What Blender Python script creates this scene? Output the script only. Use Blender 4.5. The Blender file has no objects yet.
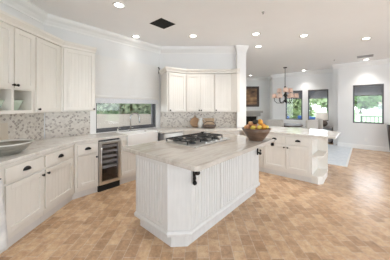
import bpy, bmesh, math, random
from mathutils import Vector, Matrix
R = math.radians
random.seed(7)
S = bpy.context.scene
COL = S.collection

# ------------------------------------------------------------------ camera
# world: +Y along the sink wall and island, +X along the peninsula front
YAW = R(41.1)
cam = bpy.data.cameras.new('camera'); cam_o = bpy.data.objects.new('camera', cam); COL.objects.link(cam_o)
cam.lens = 18.0; cam.sensor_width = 36.0; cam.shift_y = -24.0/390.0
cam.clip_start = 0.05; cam.clip_end = 400
cam_o.location = (0, 0, 1.5); cam_o.rotation_euler = (R(90), 0, YAW)
S.camera = cam_o

# ------------------------------------------------------------------ world, exposure
S.view_settings.view_transform = 'Standard'; S.view_settings.look = 'None'
S.view_settings.gamma = 1.0; S.view_settings.use_curve_mapping = False
S.view_settings.exposure = 0.13
S.cycles.max_bounces = 14; S.cycles.diffuse_bounces = 9; S.cycles.transparent_max_bounces = 12
WORLD_STRENGTH = 4.4
CAN_W = 15.0
w = bpy.data.worlds.new('sky'); S.world = w; w.use_nodes = True
bg = w.node_tree.nodes['Background']; bg.inputs[0].default_value = (0.84, 0.92, 1.0, 1); bg.inputs[1].default_value = WORLD_STRENGTH

# ------------------------------------------------------------------ materials
def mat(name, col, rough=0.5, metal=0.0, var=0.0, scale=8.0, bump=0.0, spec=0.5, stretch=(1, 1, 1), col2=None, emit=None, detail=4):
    m = bpy.data.materials.new(name); m.use_nodes = True
    nt = m.node_tree; b = nt.nodes['Principled BSDF']
    b.inputs['Roughness'].default_value = rough; b.inputs['Metallic'].default_value = metal
    b.inputs['Specular IOR Level'].default_value = spec
    tc = nt.nodes.new('ShaderNodeTexCoord'); mp = nt.nodes.new('ShaderNodeMapping')
    mp.inputs['Scale'].default_value = stretch
    nz = nt.nodes.new('ShaderNodeTexNoise'); nz.inputs['Scale'].default_value = scale; nz.inputs['Detail'].default_value = detail
    nt.links.new(tc.outputs['Object'], mp.inputs[0]); nt.links.new(mp.outputs[0], nz.inputs['Vector'])
    rp = nt.nodes.new('ShaderNodeValToRGB'); rp.color_ramp.elements[0].position = .3; rp.color_ramp.elements[1].position = .7
    a = col2 if col2 else tuple(max(0, c*(1-var)) for c in col)
    rp.color_ramp.elements[0].color = (*a, 1); rp.color_ramp.elements[1].color = (*col, 1)
    nt.links.new(nz.outputs['Fac'], rp.inputs[0]); nt.links.new(rp.outputs[0], b.inputs['Base Color'])
    if bump:
        bp = nt.nodes.new('ShaderNodeBump'); bp.inputs['Strength'].default_value = bump; bp.inputs['Distance'].default_value = .01
        nt.links.new(nz.outputs['Fac'], bp.inputs['Height']); nt.links.new(bp.outputs[0], b.inputs['Normal'])
    if emit:
        b.inputs['Emission Color'].default_value = (*emit[0], 1); b.inputs['Emission Strength'].default_value = emit[1]
    return m

def floor_mat():
    m = bpy.data.materials.new('travertine_pavers'); m.use_nodes = True; nt = m.node_tree; b = nt.nodes['Principled BSDF']; L = nt.links.new
    tc = nt.nodes.new('ShaderNodeTexCoord'); mp = nt.nodes.new('ShaderNodeMapping'); mp.inputs['Rotation'].default_value = (0, 0, R(-130.5))
    L(tc.outputs['Object'], mp.inputs[0])
    def brick(c1, c2, mo, bias):
        k = nt.nodes.new('ShaderNodeTexBrick'); k.inputs['Color1'].default_value = (*c1, 1); k.inputs['Color2'].default_value = (*c2, 1)
        k.inputs['Mortar'].default_value = (*mo, 1); k.inputs['Scale'].default_value = 1; k.inputs['Mortar Size'].default_value = .004
        k.inputs['Mortar Smooth'].default_value = .2; k.inputs['Bias'].default_value = bias
        k.inputs['Brick Width'].default_value = .175; k.inputs['Row Height'].default_value = .122
        k.offset = .5; L(mp.outputs[0], k.inputs['Vector']); return k
    k = brick((.62, .425, .265), (.41, .255, .148), (.57, .44, .32), -.05)
    nz = nt.nodes.new('ShaderNodeTexNoise'); nz.inputs['Scale'].default_value = 11; nz.inputs['Detail'].default_value = 10; nz.inputs['Roughness'].default_value = .8
    L(mp.outputs[0], nz.inputs['Vector'])
    mx = nt.nodes.new('ShaderNodeMix'); mx.data_type = 'RGBA'; mx.blend_type = 'OVERLAY'; mx.inputs[0].default_value = .48
    mr = nt.nodes.new('ShaderNodeMapRange'); mr.inputs[1].default_value = .36; mr.inputs[2].default_value = .64; mr.inputs[3].default_value = .2; mr.inputs[4].default_value = .8
    L(nz.outputs['Fac'], mr.inputs[0]); L(k.outputs['Color'], mx.inputs[6]); L(mr.outputs[0], mx.inputs[7])
    hs = nt.nodes.new('ShaderNodeHueSaturation'); hs.inputs['Saturation'].default_value = 1.0; L(mx.outputs[2], hs.inputs['Color'])
    L(hs.outputs[0], b.inputs['Base Color'])
    b.inputs['Roughness'].default_value = .24
    bp = nt.nodes.new('ShaderNodeBump'); bp.inputs['Strength'].default_value = .2; bp.inputs['Distance'].default_value = .003
    iv = nt.nodes.new('ShaderNodeMath'); iv.operation = 'SUBTRACT'; L(nz.outputs['Fac'], iv.inputs[0]); L(k.outputs['Fac'], iv.inputs[1])
    L(iv.outputs[0], bp.inputs['Height']); L(bp.outputs[0], b.inputs['Normal'])
    return m

def stone_mat(name, base, vein, dark, stretch, rough=.07):
    m = bpy.data.materials.new(name); m.use_nodes = True; nt = m.node_tree; b = nt.nodes['Principled BSDF']; L = nt.links.new
    tc = nt.nodes.new('ShaderNodeTexCoord'); mp = nt.nodes.new('ShaderNodeMapping'); mp.inputs['Scale'].default_value = stretch
    L(tc.outputs['Object'], mp.inputs[0])
    n1 = nt.nodes.new('ShaderNodeTexNoise'); n1.inputs['Scale'].default_value = 3.2; n1.inputs['Detail'].default_value = 9; n1.inputs['Roughness'].default_value = .65
    n1.inputs['Distortion'].default_value = .8
    L(mp.outputs[0], n1.inputs['Vector'])
    r = nt.nodes.new('ShaderNodeValToRGB'); e = r.color_ramp.elements
    e[0].position = .30; e[0].color = (*dark, 1); e[1].position = .68; e[1].color = (*base, 1)
    x = e.new(.44); x.color = (*vein, 1); x = e.new(.52); x.color = (*base, 1); x = e.new(.60); x.color = (*vein, 1)
    L(n1.outputs['Fac'], r.inputs[0]); L(r.outputs[0], b.inputs['Base Color']); b.inputs['Roughness'].default_value = rough
    return m

def mosaic_mat():
    m = bpy.data.materials.new('mosaic_tile'); m.use_nodes = True; nt = m.node_tree; b = nt.nodes['Principled BSDF']; L = nt.links.new
    tc = nt.nodes.new('ShaderNodeTexCoord'); mp = nt.nodes.new('ShaderNodeMapping'); mp.inputs['Rotation'].default_value = (0, R(38), 0)
    mp.inputs['Scale'].default_value = (27, 27, 30)
    sp = nt.nodes.new('ShaderNodeSeparateXYZ'); cb = nt.nodes.new('ShaderNodeCombineXYZ')
    L(tc.outputs['Object'], mp.inputs[0]); L(mp.outputs[0], sp.inputs[0]); L(sp.outputs[0], cb.inputs[0]); L(sp.outputs[2], cb.inputs[1])
    v = nt.nodes.new('ShaderNodeTexVoronoi'); v.voronoi_dimensions = '2D'; v.inputs['Scale'].default_value = 1; v.inputs['Randomness'].default_value = .45
    L(cb.outputs[0], v.inputs['Vector'])
    s2 = nt.nodes.new('ShaderNodeSeparateColor'); L(v.outputs['Color'], s2.inputs[0])
    r = nt.nodes.new('ShaderNodeValToRGB'); r.color_ramp.interpolation = 'CONSTANT'; e = r.color_ramp.elements
    e[0].position = 0; e[0].color = (.37, .325, .285, 1); e[1].position = .19; e[1].color = (.48, .43, .385, 1)
    x = e.new(.29); x.color = (.62, .575, .515, 1); x = e.new(.65); x.color = (.68, .635, .575, 1)
    L(s2.outputs[0], r.inputs[0])
    ve = nt.nodes.new('ShaderNodeTexVoronoi'); ve.voronoi_dimensions = '2D'; ve.feature = 'DISTANCE_TO_EDGE'; ve.inputs['Scale'].default_value = 1; ve.inputs['Randomness'].default_value = .45
    L(cb.outputs[0], ve.inputs['Vector'])
    lt = nt.nodes.new('ShaderNodeMath'); lt.operation = 'LESS_THAN'; lt.inputs[1].default_value = .07; L(ve.outputs['Distance'], lt.inputs[0])
    mx = nt.nodes.new('ShaderNodeMix'); mx.data_type = 'RGBA'; L(lt.outputs[0], mx.inputs[0]); L(r.outputs[0], mx.inputs[6]); mx.inputs[7].default_value = (.66, .615, .555, 1)
    L(mx.outputs[2], b.inputs['Base Color']); b.inputs['Roughness'].default_value = .3
    return m

def glass_mat(name, tint=(1, 1, 1), refl=.04):
    m = bpy.data.materials.new(name); m.use_nodes = True; nt = m.node_tree; L = nt.links.new
    for n in list(nt.nodes):
        if n.type != 'OUTPUT_MATERIAL': nt.nodes.remove(n)
    o = [n for n in nt.nodes if n.type == 'OUTPUT_MATERIAL'][0]
    t = nt.nodes.new('ShaderNodeBsdfTransparent'); t.inputs[0].default_value = (*tint, 1)
    g = nt.nodes.new('ShaderNodeBsdfGlossy'); g.inputs['Roughness'].default_value = .02
    x = nt.nodes.new('ShaderNodeMixShader'); x.inputs[0].default_value = refl
    L(t.outputs[0], x.inputs[1]); L(g.outputs[0], x.inputs[2]); L(x.outputs[0], o.inputs[0])
    return m

def cloth_light_mat(name, col, trans):
    m = bpy.data.materials.new(name); m.use_nodes = True; nt = m.node_tree; L = nt.links.new
    b = nt.nodes['Principled BSDF']; o = [n for n in nt.nodes if n.type == 'OUTPUT_MATERIAL'][0]
    b.inputs['Base Color'].default_value = (*col, 1); b.inputs['Roughness'].default_value = .9
    t = nt.nodes.new('ShaderNodeBsdfTranslucent'); t.inputs[0].default_value = (*col, 1)
    x = nt.nodes.new('ShaderNodeMixShader'); x.inputs[0].default_value = trans
    L(b.outputs[0], x.inputs[1]); L(t.outputs[0], x.inputs[2]); L(x.outputs[0], o.inputs[0])
    return m

def emit_mat(name, col, s):
    m = mat(name, col, .5); b = m.node_tree.nodes['Principled BSDF']
    b.inputs['Emission Color'].default_value = (*col, 1); b.inputs['Emission Strength'].default_value = s
    return m

M = dict(
    wall=mat('wall_paint', (.76, .765, .765), .7, var=.02, scale=3),
    ceil=mat('ceiling_paint', (.87, .875, .88), .8, var=.015, scale=3),
    trim=mat('trim_paint', (.81, .81, .80), .45, var=.02, scale=3),
    cab=mat('cream_cabinet_paint', (.78, .752, .70), .42, var=.05, scale=5, stretch=(2, 2, .6)),
    island=mat('glazed_white_paint', (.68, .675, .66), .45, var=.09, scale=9, stretch=(3, 3, .5)),
    toe=mat('toe_paint', (.72, .70, .67), .5, var=.05),
    floor=floor_mat(),
    stone=stone_mat('quartzite', (.60, .565, .52), (.53, .49, .44), (.44, .395, .345), (3.4, .42, 1)),
    stone2=stone_mat('quartzite_perimeter', (.74, .72, .685), (.67, .645, .60), (.56, .52, .475), (1.2, 1.2, 1)),
    mosaic=mosaic_mat(),
    iron=mat('black_iron', (.018, .017, .016), .4, .6, var=.3, scale=30),
    bronze=mat('dark_bronze_frame', (.12, .125, .135), .45, .2, var=.2, scale=20),
    steel=mat('brushed_steel', (.74, .74, .73), .28, 1.0, var=.1, scale=6, stretch=(1, 1, 30)),
    blackglass=mat('dark_glass', (.015, .016, .018), .06, var=.2),
    grate=mat('cast_iron', (.025, .026, .028), .5, .2, var=.3, scale=40),
    shade=mat('roman_shade_linen', (.79, .785, .77), .9, var=.05, scale=60, bump=.15, stretch=(1, 1, 4)),
    band=mat('shade_border_weave', (.80, .80, .80), .9, col2=(.60, .63, .68), scale=70),
    shelfm=mat('satin_shelf_front', (.62, .62, .60), .4, var=.05),
    fint=mat('fridge_interior', (.10, .095, .09), .6, var=.2),
    glass=glass_mat('window_glass'),
    sinkw=mat('white_fireclay', (.86, .86, .85), .12, var=.02),
    chrome=mat('faucet_nickel', (.45, .45, .44), .2, 1.0, var=.1),
    can=emit_mat('lamp_lens', (1.0, .95, .88), 14.0),
    vent=mat('vent_black', (.012, .012, .012), .8, var=.2),
    linen=mat('oatmeal_linen', (.56, .53, .49), .95, var=.12, scale=60, bump=.2),
    wooddk=mat('dark_wood', (.07, .04, .028), .45, col2=(.04, .024, .018), scale=6, stretch=(1, 1, 12)),
    wood=mat('warm_board_wood', (.50, .33, .20), .5, col2=(.36, .22, .12), scale=5, stretch=(1, 8, 1)),
    woodlt=mat('pale_board_wood', (.62, .46, .31), .5, col2=(.5, .35, .22), scale=5, stretch=(8, 1, 1)),
    bowlwood=mat('bowl_wood', (.20, .125, .085), .3, col2=(.09, .055, .035), scale=7, stretch=(1, 1, 5)),
    ceramic=mat('sage_ceramic', (.36, .345, .30), .35, col2=(.21, .195, .165), scale=7, stretch=(1, 1, 6)),
    ceramicw=mat('white_glaze', (.72, .72, .69), .25, var=.06),
    crock=mat('beige_glaze', (.66, .58, .48), .35, var=.06),
    celadon=mat('celadon_glaze', (.56, .66, .55), .25, var=.1),
    towel=mat('tea_towel_cotton', (.80, .79, .77), .95, col2=(.55, .55, .56), scale=9, bump=.2, detail=8),
    rug=mat('pale_rug_wool', (.66, .70, .74), 1.0, col2=(.54, .60, .66), scale=9, detail=8),
    ruged=mat('rug_border', (.74, .75, .75), 1.0, var=.08),
    stonefp=mat('mantel_limestone', (.47, .45, .42), .75, var=.12, scale=9),
    firebox_dark=mat('dark_firebox', (.03, .028, .026), .95, var=.4),
    grey=mat('grey_console_paint', (.33, .33, .34), .5, var=.08),
    lampsh=cloth_light_mat('lamp_shade_cloth', (.90, .88, .84), .35),
    lampb=mat('lamp_base_stoneware', (.14, .105, .085), .4, col2=(.07, .05, .04), scale=12),
    chsh=cloth_light_mat('chandelier_shade_silk', (.90, .78, .71), .45),
    bulb=emit_mat('warm_bulb', (1.0, .66, .42), 14.0),
    grass=mat('lawn_grass', (.31, .50, .24), .95, col2=(.25, .43, .19), scale=.9, detail=8),
    leafA=mat('leaf_green', (.19, .28, .12), .7, col2=(.08, .14, .05), scale=3),
    leafB=mat('leaf_pale', (.31, .36, .18), .7, col2=(.13, .19, .08), scale=2),
    leafP=mat('leaf_silvery', (.38, .41, .28), .8, col2=(.20, .25, .13), scale=2),
    leafH=mat('hedge_leaf', (.64, .74, .54), .7, col2=(.20, .32, .16), scale=6),
    bark=mat('bark', (.16, .11, .07), .9, var=.3),
    stucco=mat('garden_wall_stucco', (.62, .60, .55), .9, var=.05, scale=20),
    patio=mat('patio_concrete', (.58, .56, .52), .9, var=.08),
    screen=mat('solar_screen', (.27, .295, .33), .9, var=.2, scale=20, stretch=(12, 1, 1)),
    blue=mat('blue_cushion', (.045, .12, .34), .9, var=.2),
    wicker=mat('dark_wicker', (.06, .05, .045), .8, var=.3),
    plast=mat('white_plastic', (.78, .78, .76), .4, var=.02),
    roof=mat('roof_tile', (.40, .30, .24), .9, var=.2),
    brass=mat('brown_bronze', (.06, .045, .035), .4, .7, var=.2),
    planter=mat('dark_brown_lacquer', (.075, .05, .042), .4, var=.2),
)

# ------------------------------------------------------------------ mesh builder
class B:
    def __init__(s): s.b = bmesh.new()
    def poly(s, vs, fs):
        v = [s.b.verts.new(p) for p in vs]
        for f in fs:
            try: s.b.faces.new([v[i] for i in f])
            except ValueError: pass
        return s
    def box(s, x0, x1, y0, y1, z0, z1, m=None):
        P = [(x0, y0, z0), (x1, y0, z0), (x1, y1, z0), (x0, y1, z0), (x0, y0, z1), (x1, y0, z1), (x1, y1, z1), (x0, y1, z1)]
        if m: P = [m @ Vector(p) for p in P]
        return s.poly(P, [(0, 3, 2, 1), (4, 5, 6, 7), (0, 1, 5, 4), (1, 2, 6, 5), (2, 3, 7, 6), (3, 0, 4, 7)])
    def prism(s, pts, z0, z1):
        a = sum(pts[i][0]*pts[(i+1) % len(pts)][1]-pts[(i+1) % len(pts)][0]*pts[i][1] for i in range(len(pts)))
        if a < 0: pts = pts[::-1]
        n = len(pts); V = [(p[0], p[1], z0) for p in pts]+[(p[0], p[1], z1) for p in pts]
        F = [tuple(range(n))[::-1], tuple(range(n, 2*n))]+[(i, (i+1) % n, n+(i+1) % n, n+i) for i in range(n)]
        return s.poly(V, F)
    def lathe(s, prof, c=(0, 0, 0), n=20, m=None, sx=1, sy=1, cap=False):
        V = []; F = []; k = len(prof)
        for i in range(n):
            a = 2*math.pi*i/n
            for (r, z) in prof:
                p = Vector((r*math.cos(a)*sx, r*math.sin(a)*sy, z))
                if m: p = m @ p
                V.append(p+Vector(c))
        for i in range(n):
            j = (i+1) % n
            for t in range(k-1): F.append((i*k+t, j*k+t, j*k+t+1, i*k+t+1))
        if cap and prof[0][0] > 1e-6: F.append(tuple(i*k for i in range(n))[::-1])
        if cap and prof[-1][0] > 1e-6: F.append(tuple(i*k+k-1 for i in range(n)))
        s.poly(V, F); return s
    def cyl(s, p0, p1, r0, r1=None, n=12):
        r1 = r0 if r1 is None else r1; p0 = Vector(p0); p1 = Vector(p1); d = p1-p0
        q = d.to_track_quat('Z', 'Y').to_matrix().to_4x4()
        return s.lathe([(r0, 0), (r1, d.length)], p0, n, q, cap=True)
    def sphere(s, c, r, n=14, sc=(1, 1, 1), m=None):
        k = 8; pr = [(r*math.sin(math.pi*i/k), -r*math.cos(math.pi*i/k)*sc[2]) for i in range(k+1)]
        pr[0] = (0, pr[0][1]); pr[-1] = (0, pr[-1][1])
        return s.lathe(pr, c, n, m, sc[0], sc[1])
    def tube(s, pts, r, n=8):
        pts = [Vector(p) for p in pts]; k = len(pts); V = []; F = []
        rr = r if isinstance(r, (list, tuple)) else [r]*k
        up = Vector((0, 0, 1))
        for i in range(k):
            t = (pts[min(i+1, k-1)]-pts[max(i-1, 0)]).normalized()
            a = t.cross(up)
            if a.length < .05: a = t.cross(Vector((1, 0, 0)))
            a.normalize(); b = a.cross(t).normalized()
            for j in range(n):
                g = 2*math.pi*j/n; V.append(pts[i]+(a*math.cos(g)+b*math.sin(g))*rr[i])
        for i in range(k-1):
            for j in range(n): F.append((i*n+j, i*n+(j+1) % n, (i+1)*n+(j+1) % n, (i+1)*n+j))
        F.append(tuple(range(n))[::-1]); F.append(tuple(range((k-1)*n, k*n)))
        return s.poly(V, F)
    def sweep(s, prof, path, closed=False):
        """prof: closed outline of (offset to the right of travel, z); path: plan points, mitred"""
        n = len(path); k = len(prof); V = []; F = []
        def nrm(a, b):
            d = Vector((b[0]-a[0], b[1]-a[1])).normalized(); return Vector((d.y, -d.x))
        for i in range(n):
            pn = nrm(path[i-1], path[i]) if (i > 0 or closed) else None
            nn = nrm(path[i], path[(i+1) % n]) if (i < n-1 or closed) else None
            if pn is None: m = nn
            elif nn is None: m = pn
            else:
                m = (pn+nn); m = m/max(m.length_squared, 1e-6)*2
            for (o, z) in prof: V.append((path[i][0]+m.x*o, path[i][1]+m.y*o, z))
        for i in range(n if closed else n-1):
            j = (i+1) % n
            for t in range(k): F.append((i*k+t, i*k+(t+1) % k, j*k+(t+1) % k, j*k+t))
        if not closed:
            F.append(tuple(range(k))); F.append(tuple(range((n-1)*k, n*k))[::-1])
        return s.poly(V, F)
    def build(s, name, m, parent=None, loc=None, rotz=0, smooth=False, bevel=0):
        me = bpy.data.meshes.new(name); bmesh.ops.remove_doubles(s.b, verts=s.b.verts, dist=1e-6)
        bmesh.ops.recalc_face_normals(s.b, faces=s.b.faces); s.b.to_mesh(me); s.b.free()
        me.materials.append(M[m] if isinstance(m, str) else m)
        o = bpy.data.objects.new(name, me); COL.objects.link(o)
        if parent: o.parent = parent
        if loc: o.location = loc
        if rotz: o.rotation_euler = (0, 0, rotz)
        if smooth:
            for p in me.polygons: p.use_smooth = True
        if bevel:
            b = o.modifiers.new('bevel', 'BEVEL'); b.width = bevel; b.segments = 2; b.limit_method = 'ANGLE'; b.angle_limit = R(40)
        return o

def tag(o, label, cat, group=None, kind=None):
    o['label'] = label; o['category'] = cat
    if group: o['group'] = group
    if kind: o['kind'] = kind
    return o
def thing(name, label, cat, loc=(0, 0, 0), rotz=0, group=None):
    o = bpy.data.objects.new(name, None); COL.objects.link(o); o.empty_display_size = .1
    o.location = loc; o.rotation_euler = (0, 0, rotz); return tag(o, label, cat, group)
def structure(o): o['kind'] = 'structure'; return o
def copy_thing(src, label, loc, rotz=None):
    c = src.copy(); COL.objects.link(c); c.location = loc; c['label'] = label
    if rotz is not None: c.rotation_euler = (0, 0, rotz)
    for ch in list(src.children):
        d = ch.copy(); COL.objects.link(d); d.parent = c
        for g in list(ch.children):
            e = g.copy(); COL.objects.link(e); e.parent = d
    return c

# plan directions
A = Vector((-.649, .761)); N = Vector((.761, .649)); ROT_A = math.atan2(A.y, A.x)      # left wall run and its inward normal
C_, S_ = math.cos(YAW), math.sin(YAW)
def D(x, d): return (C_*x-S_*d, S_*x+C_*d)                                                # frame of the diagonal back wall
def L_(t, n): return (A.x*t+N.x*n, A.y*t+N.y*n)                                           # frame of the left wall
H = 3.04; CT = .945; CB = .905

# ------------------------------------------------------------------ room shell
structure(B().box(-12, 5, -2.2, 9.85+.15, -.1, 0).build('floor', 'floor'))
structure(B().box(-12, 5, -2.2, 10.0, H, H+.12).build('ceiling', 'ceil'))

b = B(); b.box(-4, -.5, -2.35, -2.2, 0, H); b.box(3.4, 5, -2.35, -2.2, 0, H); b.box(-.5, 3.4, -2.35, -2.2, 0, .1); b.box(-.5, 3.4, -2.35, -2.2, 2.3, H); structure(b.build('wall_rear_unseen', 'wall'))  # unseen wall added behind the camera, opening shaped to admit daylight
b = B(); b.box(4.2, 4.35, -2.2, .8, 0, H); b.box(4.2, 4.35, 6.6, 8.97, 0, H); b.box(4.2, 4.35, .8, 6.6, 2.65, H); structure(b.build('wall_right_unseen', 'wall'))  # unseen wall added on the right, narrows the daylight from that side
# left kitchen wall
NW = -2.585
b = B(); p0 = L_(0.2, NW); p1 = (-4.08, .80); q1 = (-4.23, .742); q0 = L_(.2, NW-.15)
structure(b.prism([p0, p1, q1, q0], 0, H).build('wall_left', 'wall'))
# sink wall with window opening
WY0, WY1, WZ0, WZ1 = 1.64, 3.14, .955, 2.40
b = B(); b.prism([(-4.08, .80), (-4.08, WY0), (-4.23, WY0), (-4.23, .742)], 0, H)
b.prism([(-4.08, WY1), (-4.08, 3.274), (-4.23, 3.33), (-4.23, WY1)], 0, H)
b.box(-4.23, -4.08, WY0, WY1, 0, WZ0); b.box(-4.23, -4.08, WY0, WY1, WZ1, H)
structure(b.build('wall_sink', 'wall'))
# diagonal back wall
b = B(); b.prism([D(-.925, 5.14), D(1.08, 5.14), D(1.08, 5.30), D(-.98, 5.30)], 0, H)
structure(b.build('wall_back', 'wall'))
# pillar at the end of the back wall
b = B(); b.prism([D(1.08, 5.0), D(1.31, 5.0), D(1.31, 5.4), D(1.08, 5.4)], 0, H)
structure(b.build('trim_1', 'trim'))
b = B(); b.sweep([(0, 2.87), (.01, 2.87), (.014, 2.91), (.035, 2.96), (.055, 3.0), (.06, 3.04), (0, 3.04)],
                 [D(1.08, 5.1), D(1.08, 5.0), D(1.31, 5.0), D(1.31, 5.4)][::-1][::-1])
o = b.build('trim_2', 'trim'); structure(o)
# far walls of the dining and living rooms
def wall_with_holes(name, x0, x1, y, t, holes):
    b = B(); xs = x0
    for (a, c, z0, z1) in holes:
        b.box(xs, a, y, y+t, 0, H); b.box(a, c, y, y+t, 0, z0); b.box(a, c, y, y+t, z1, H); xs = c
    b.box(xs, x1, y, y+t, 0, H)
    return structure(b.build(name, 'wall'))
wall_with_holes('wall_right', -.77, 4.2, 8.97, .15, [(-.33, .47, .90, 2.24)])
wall_with_holes('wall_window', -3.47, -.77, 9.85, .15, [(-2.86, -2.14, .87, 2.21), (-1.92, -1.16, .87, 2.21)])
structure(B().box(-.92, -.77, 9.12, 9.85, 0, H).build('wall_return', 'wall'))
b = B(); b.prism([(-3.47, 9.85), D(4.08, 10.6), D(4.08, 10.75), (-3.47, 10.0)], 0, H)
structure(b.build('wall_angle', 'wall'))
b = B(); b.prism([D(-1.5, 10.6), D(4.08, 10.6), D(4.08, 10.75), D(-1.5, 10.75)], 0, H)
structure(b.build('wall_fireplace', 'wall'))
b = B().prism([D(-2.2, 9.6), (-12, 3.5), (-12, 12.0), (-3.47, 12.0), D(4.08, 10.75), (-3.47, 10.0), (-3.47, 9.9)], H+.001, H+.1)
structure(b.build('ceiling_extension', 'ceil'))
structure(B().prism([(-12, 10.0), (-3.47, 10.0), (-3.47, 12.5), (-12, 12.5)], -.1, 0).build('floor_extension', 'floor'))

# crown mouldings, baseboards
CROWN = [(0, 2.87), (.012, 2.87), (.016, 2.90), (.05, 2.945), (.085, 2.975), (.10, 3.0), (.105, 3.04), (0, 3.04)]
structure(B().sweep(CROWN, [L_(.3, NW), (-4.08, .80), (-4.08, 3.274), D(-.925, 5.14), D(1.08, 5.14)][:3]+[D(1.07, 5.14)]).build('trim_3', 'trim'))
FC = [(0, 2.89), (.012, 2.89), (.05, 2.95), (.09, 3.0), (.095, 3.04), (0, 3.04)]
structure(B().sweep(FC, [D(-1.4, 10.6), D(4.08, 10.6), (-3.47, 9.85), (-.92, 9.85)]).build('trim_4', 'trim'))
structure(B().sweep(FC, [(-.92, 9.3), (-.92, 8.97)][1:]+[(4.2, 8.97)]).build('trim_5', 'trim'))
BB = [(0, 0), (.016, 0), (.016, .13), (.008, .15), (0, .15)]
structure(B().sweep(BB, [(-.77, 8.97), (4.2, 8.97)]).build('baseboard_right', 'trim'))
structure(B().sweep(BB, [(-3.47, 9.85), (-.92, 9.85)]).build('baseboard_window', 'trim'))

# windows
def far_window(n, x0, x1, y, z0, z1):
    t = bpy.data.objects.new('window_%d' % n, None); COL.objects.link(t); t['kind'] = 'structure'
    t.location = ((x0+x1)/2, y, z0); w2 = (x1-x0)/2; h = z1-z0
    b = B(); f = .045
    b.box(-w2, w2, .01, .09, 0, f); b.box(-w2, w2, .01, .09, h-f, h); b.box(-w2, -w2+f, .01, .09, f, h-f); b.box(w2-f, w2, .01, .09, f, h-f)
    b.build('window_frame', 'bronze', t)
    B().box(-w2+f, w2-f, .045, .052, f, h-f).build('window_pane', 'glass', t)
    s = thing('roller_screen', '', 'shade', ((x0+x1)/2, y+.12, z1-.05))
    B().cyl((-w2+.02, 0, 0), (w2-.02, 0, 0), .025).build('roller', 'screen', s)
    B().box(-w2+.02, w2-.02, -.003, .003, -.31, 0).build('screen_cloth', 'screen', s)
    B().box(-w2+.02, w2-.02, -.008, .008, -.335, -.31).build('hem_bar', 'bronze', s)
    return s
s = far_window(1, -2.86, -2.14, 9.85, .87, 2.21); s['label'] = 'grey sun screen across the top of the window behind the chandelier'
s = far_window(2, -1.92, -1.16, 9.85, .87, 2.21); s['label'] = 'grey sun screen across the top of the middle dining window above the lamp'
s = far_window(3, -.33, .47, 8.97, .90, 2.24); s['label'] = 'grey sun screen across the top of the window on the right wall'
for o in bpy.data.objects:
    if o.name.startswith('roller_screen'): o['group'] = 'sun screens at the dining windows'
# kitchen window
t = bpy.data.objects.new('window_4', None); COL.objects.link(t); t['kind'] = 'structure'; t.location = (-4.08, (WY0+WY1)/2, WZ0); t.rotation_euler = (0, 0, R(90))
w2 = (WY1-WY0)/2; h = WZ1-WZ0; b = B()
b.box(-w2, w2, .02, .12, 0, .05); b.box(-w2, w2, .02, .12, h-.05, h); b.box(-w2, -w2+.03, .02, .12, .05, h-.05); b.box(w2-.04, w2, .02, .12, .05, h-.05)
b.build('window_frame', 'bronze', t)
b = B(); b.box(-w2+.03, w2-.05, .05, .09, .05, .08); b.box(w2-.085, w2-.06, .05, .09, .08, h-.05); b.build('window_sash', 'bronze', t)
B().box(-w2+.03, w2-.04, .068, .074, .05, h-.05).build('window_pane', 'glass', t)
b = B(); b.box(-w2-.11, -w2, -.02, 0, -.01, h+.1); b.box(w2, w2+.09, -.02, 0, -.01, h+.1); b.box(-w2, w2, -.02, 0, h, h+.1); b.build('window_casing', 'trim', t)

# backsplash tile
b = B(); b.box(.9, 3.245, -.012, 0, CT, 1.44)
structure(b.build('wall_tile_left', 'mosaic', loc=(*L_(0, NW), 0), rotz=ROT_A))
structure(B().box(.82, 1.53, -.012, 0, CT, 1.44).build('wall_tile_sink', 'mosaic', loc=(-4.08, 0, 0), rotz=R(90)))
structure(B().box(-.91, 1.075, -.012, 0, CT, 1.40).build('wall_tile_back', 'mosaic', loc=(*D(0, 5.14), 0), rotz=YAW))

# ------------------------------------------------------------------ cabinets (local frame: x along the run, y into the wall, z up, front at y=0)
def bead(b, x0, x1, z0, z1, y, pitch=.058, g=.008, dp=.0035):
    n = max(1, round((x1-x0)/pitch)); p = (x1-x0)/n; xs = [(x0, y)]
    for i in range(1, n):
        c = x0+i*p; xs += [(c-g/2, y), (c, y+dp), (c+g/2, y)]
    xs.append((x1, y)); k = len(xs)
    b.poly([(x, yy, z0) for x, yy in xs]+[(x, yy, z1) for x, yy in xs], [(i, i+1, k+i+1, k+i) for i in range(k-1)])
def door(parent, x0, x1, z0, z1, m='cab', f=.055, th=.022, name='door', y0=0.):
    b = B(); g = .007; x0 += g; x1 -= g; z0 += g; z1 -= g
    b.box(x0, x0+f, y0-th, y0, z0, z1); b.box(x1-f, x1, y0-th, y0, z0, z1)
    b.box(x0+f, x1-f, y0-th, y0, z0, z0+f); b.box(x0+f, x1-f, y0-th, y0, z1-f, z1)
    bead(b, x0+f, x1-f, z0+f, z1-f, y0-th+.014)
    return b.build(name, m, parent, bevel=.003)
def drawer(parent, x0, x1, z0, z1, m='cab', y0=0.):
    b = B(); g = .005
    b.box(x0+g, x1-g, y0-.02, y0, z0+g, z1-g)
    return b.build('drawer_front', m, parent, bevel=.006)
def knob(parent, x, z, y=-.02):
    b = B(); m = Matrix.Rotation(R(90), 4, 'X')
    b.lathe([(0, 0), (.011, 0), (.008, .004), (.006, .014), (.014, .020), (.017, .027), (.013, .034), (0, .036)], (x, y, z), 12, m)
    return b.build('knob', 'iron', parent, smooth=True)
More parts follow.
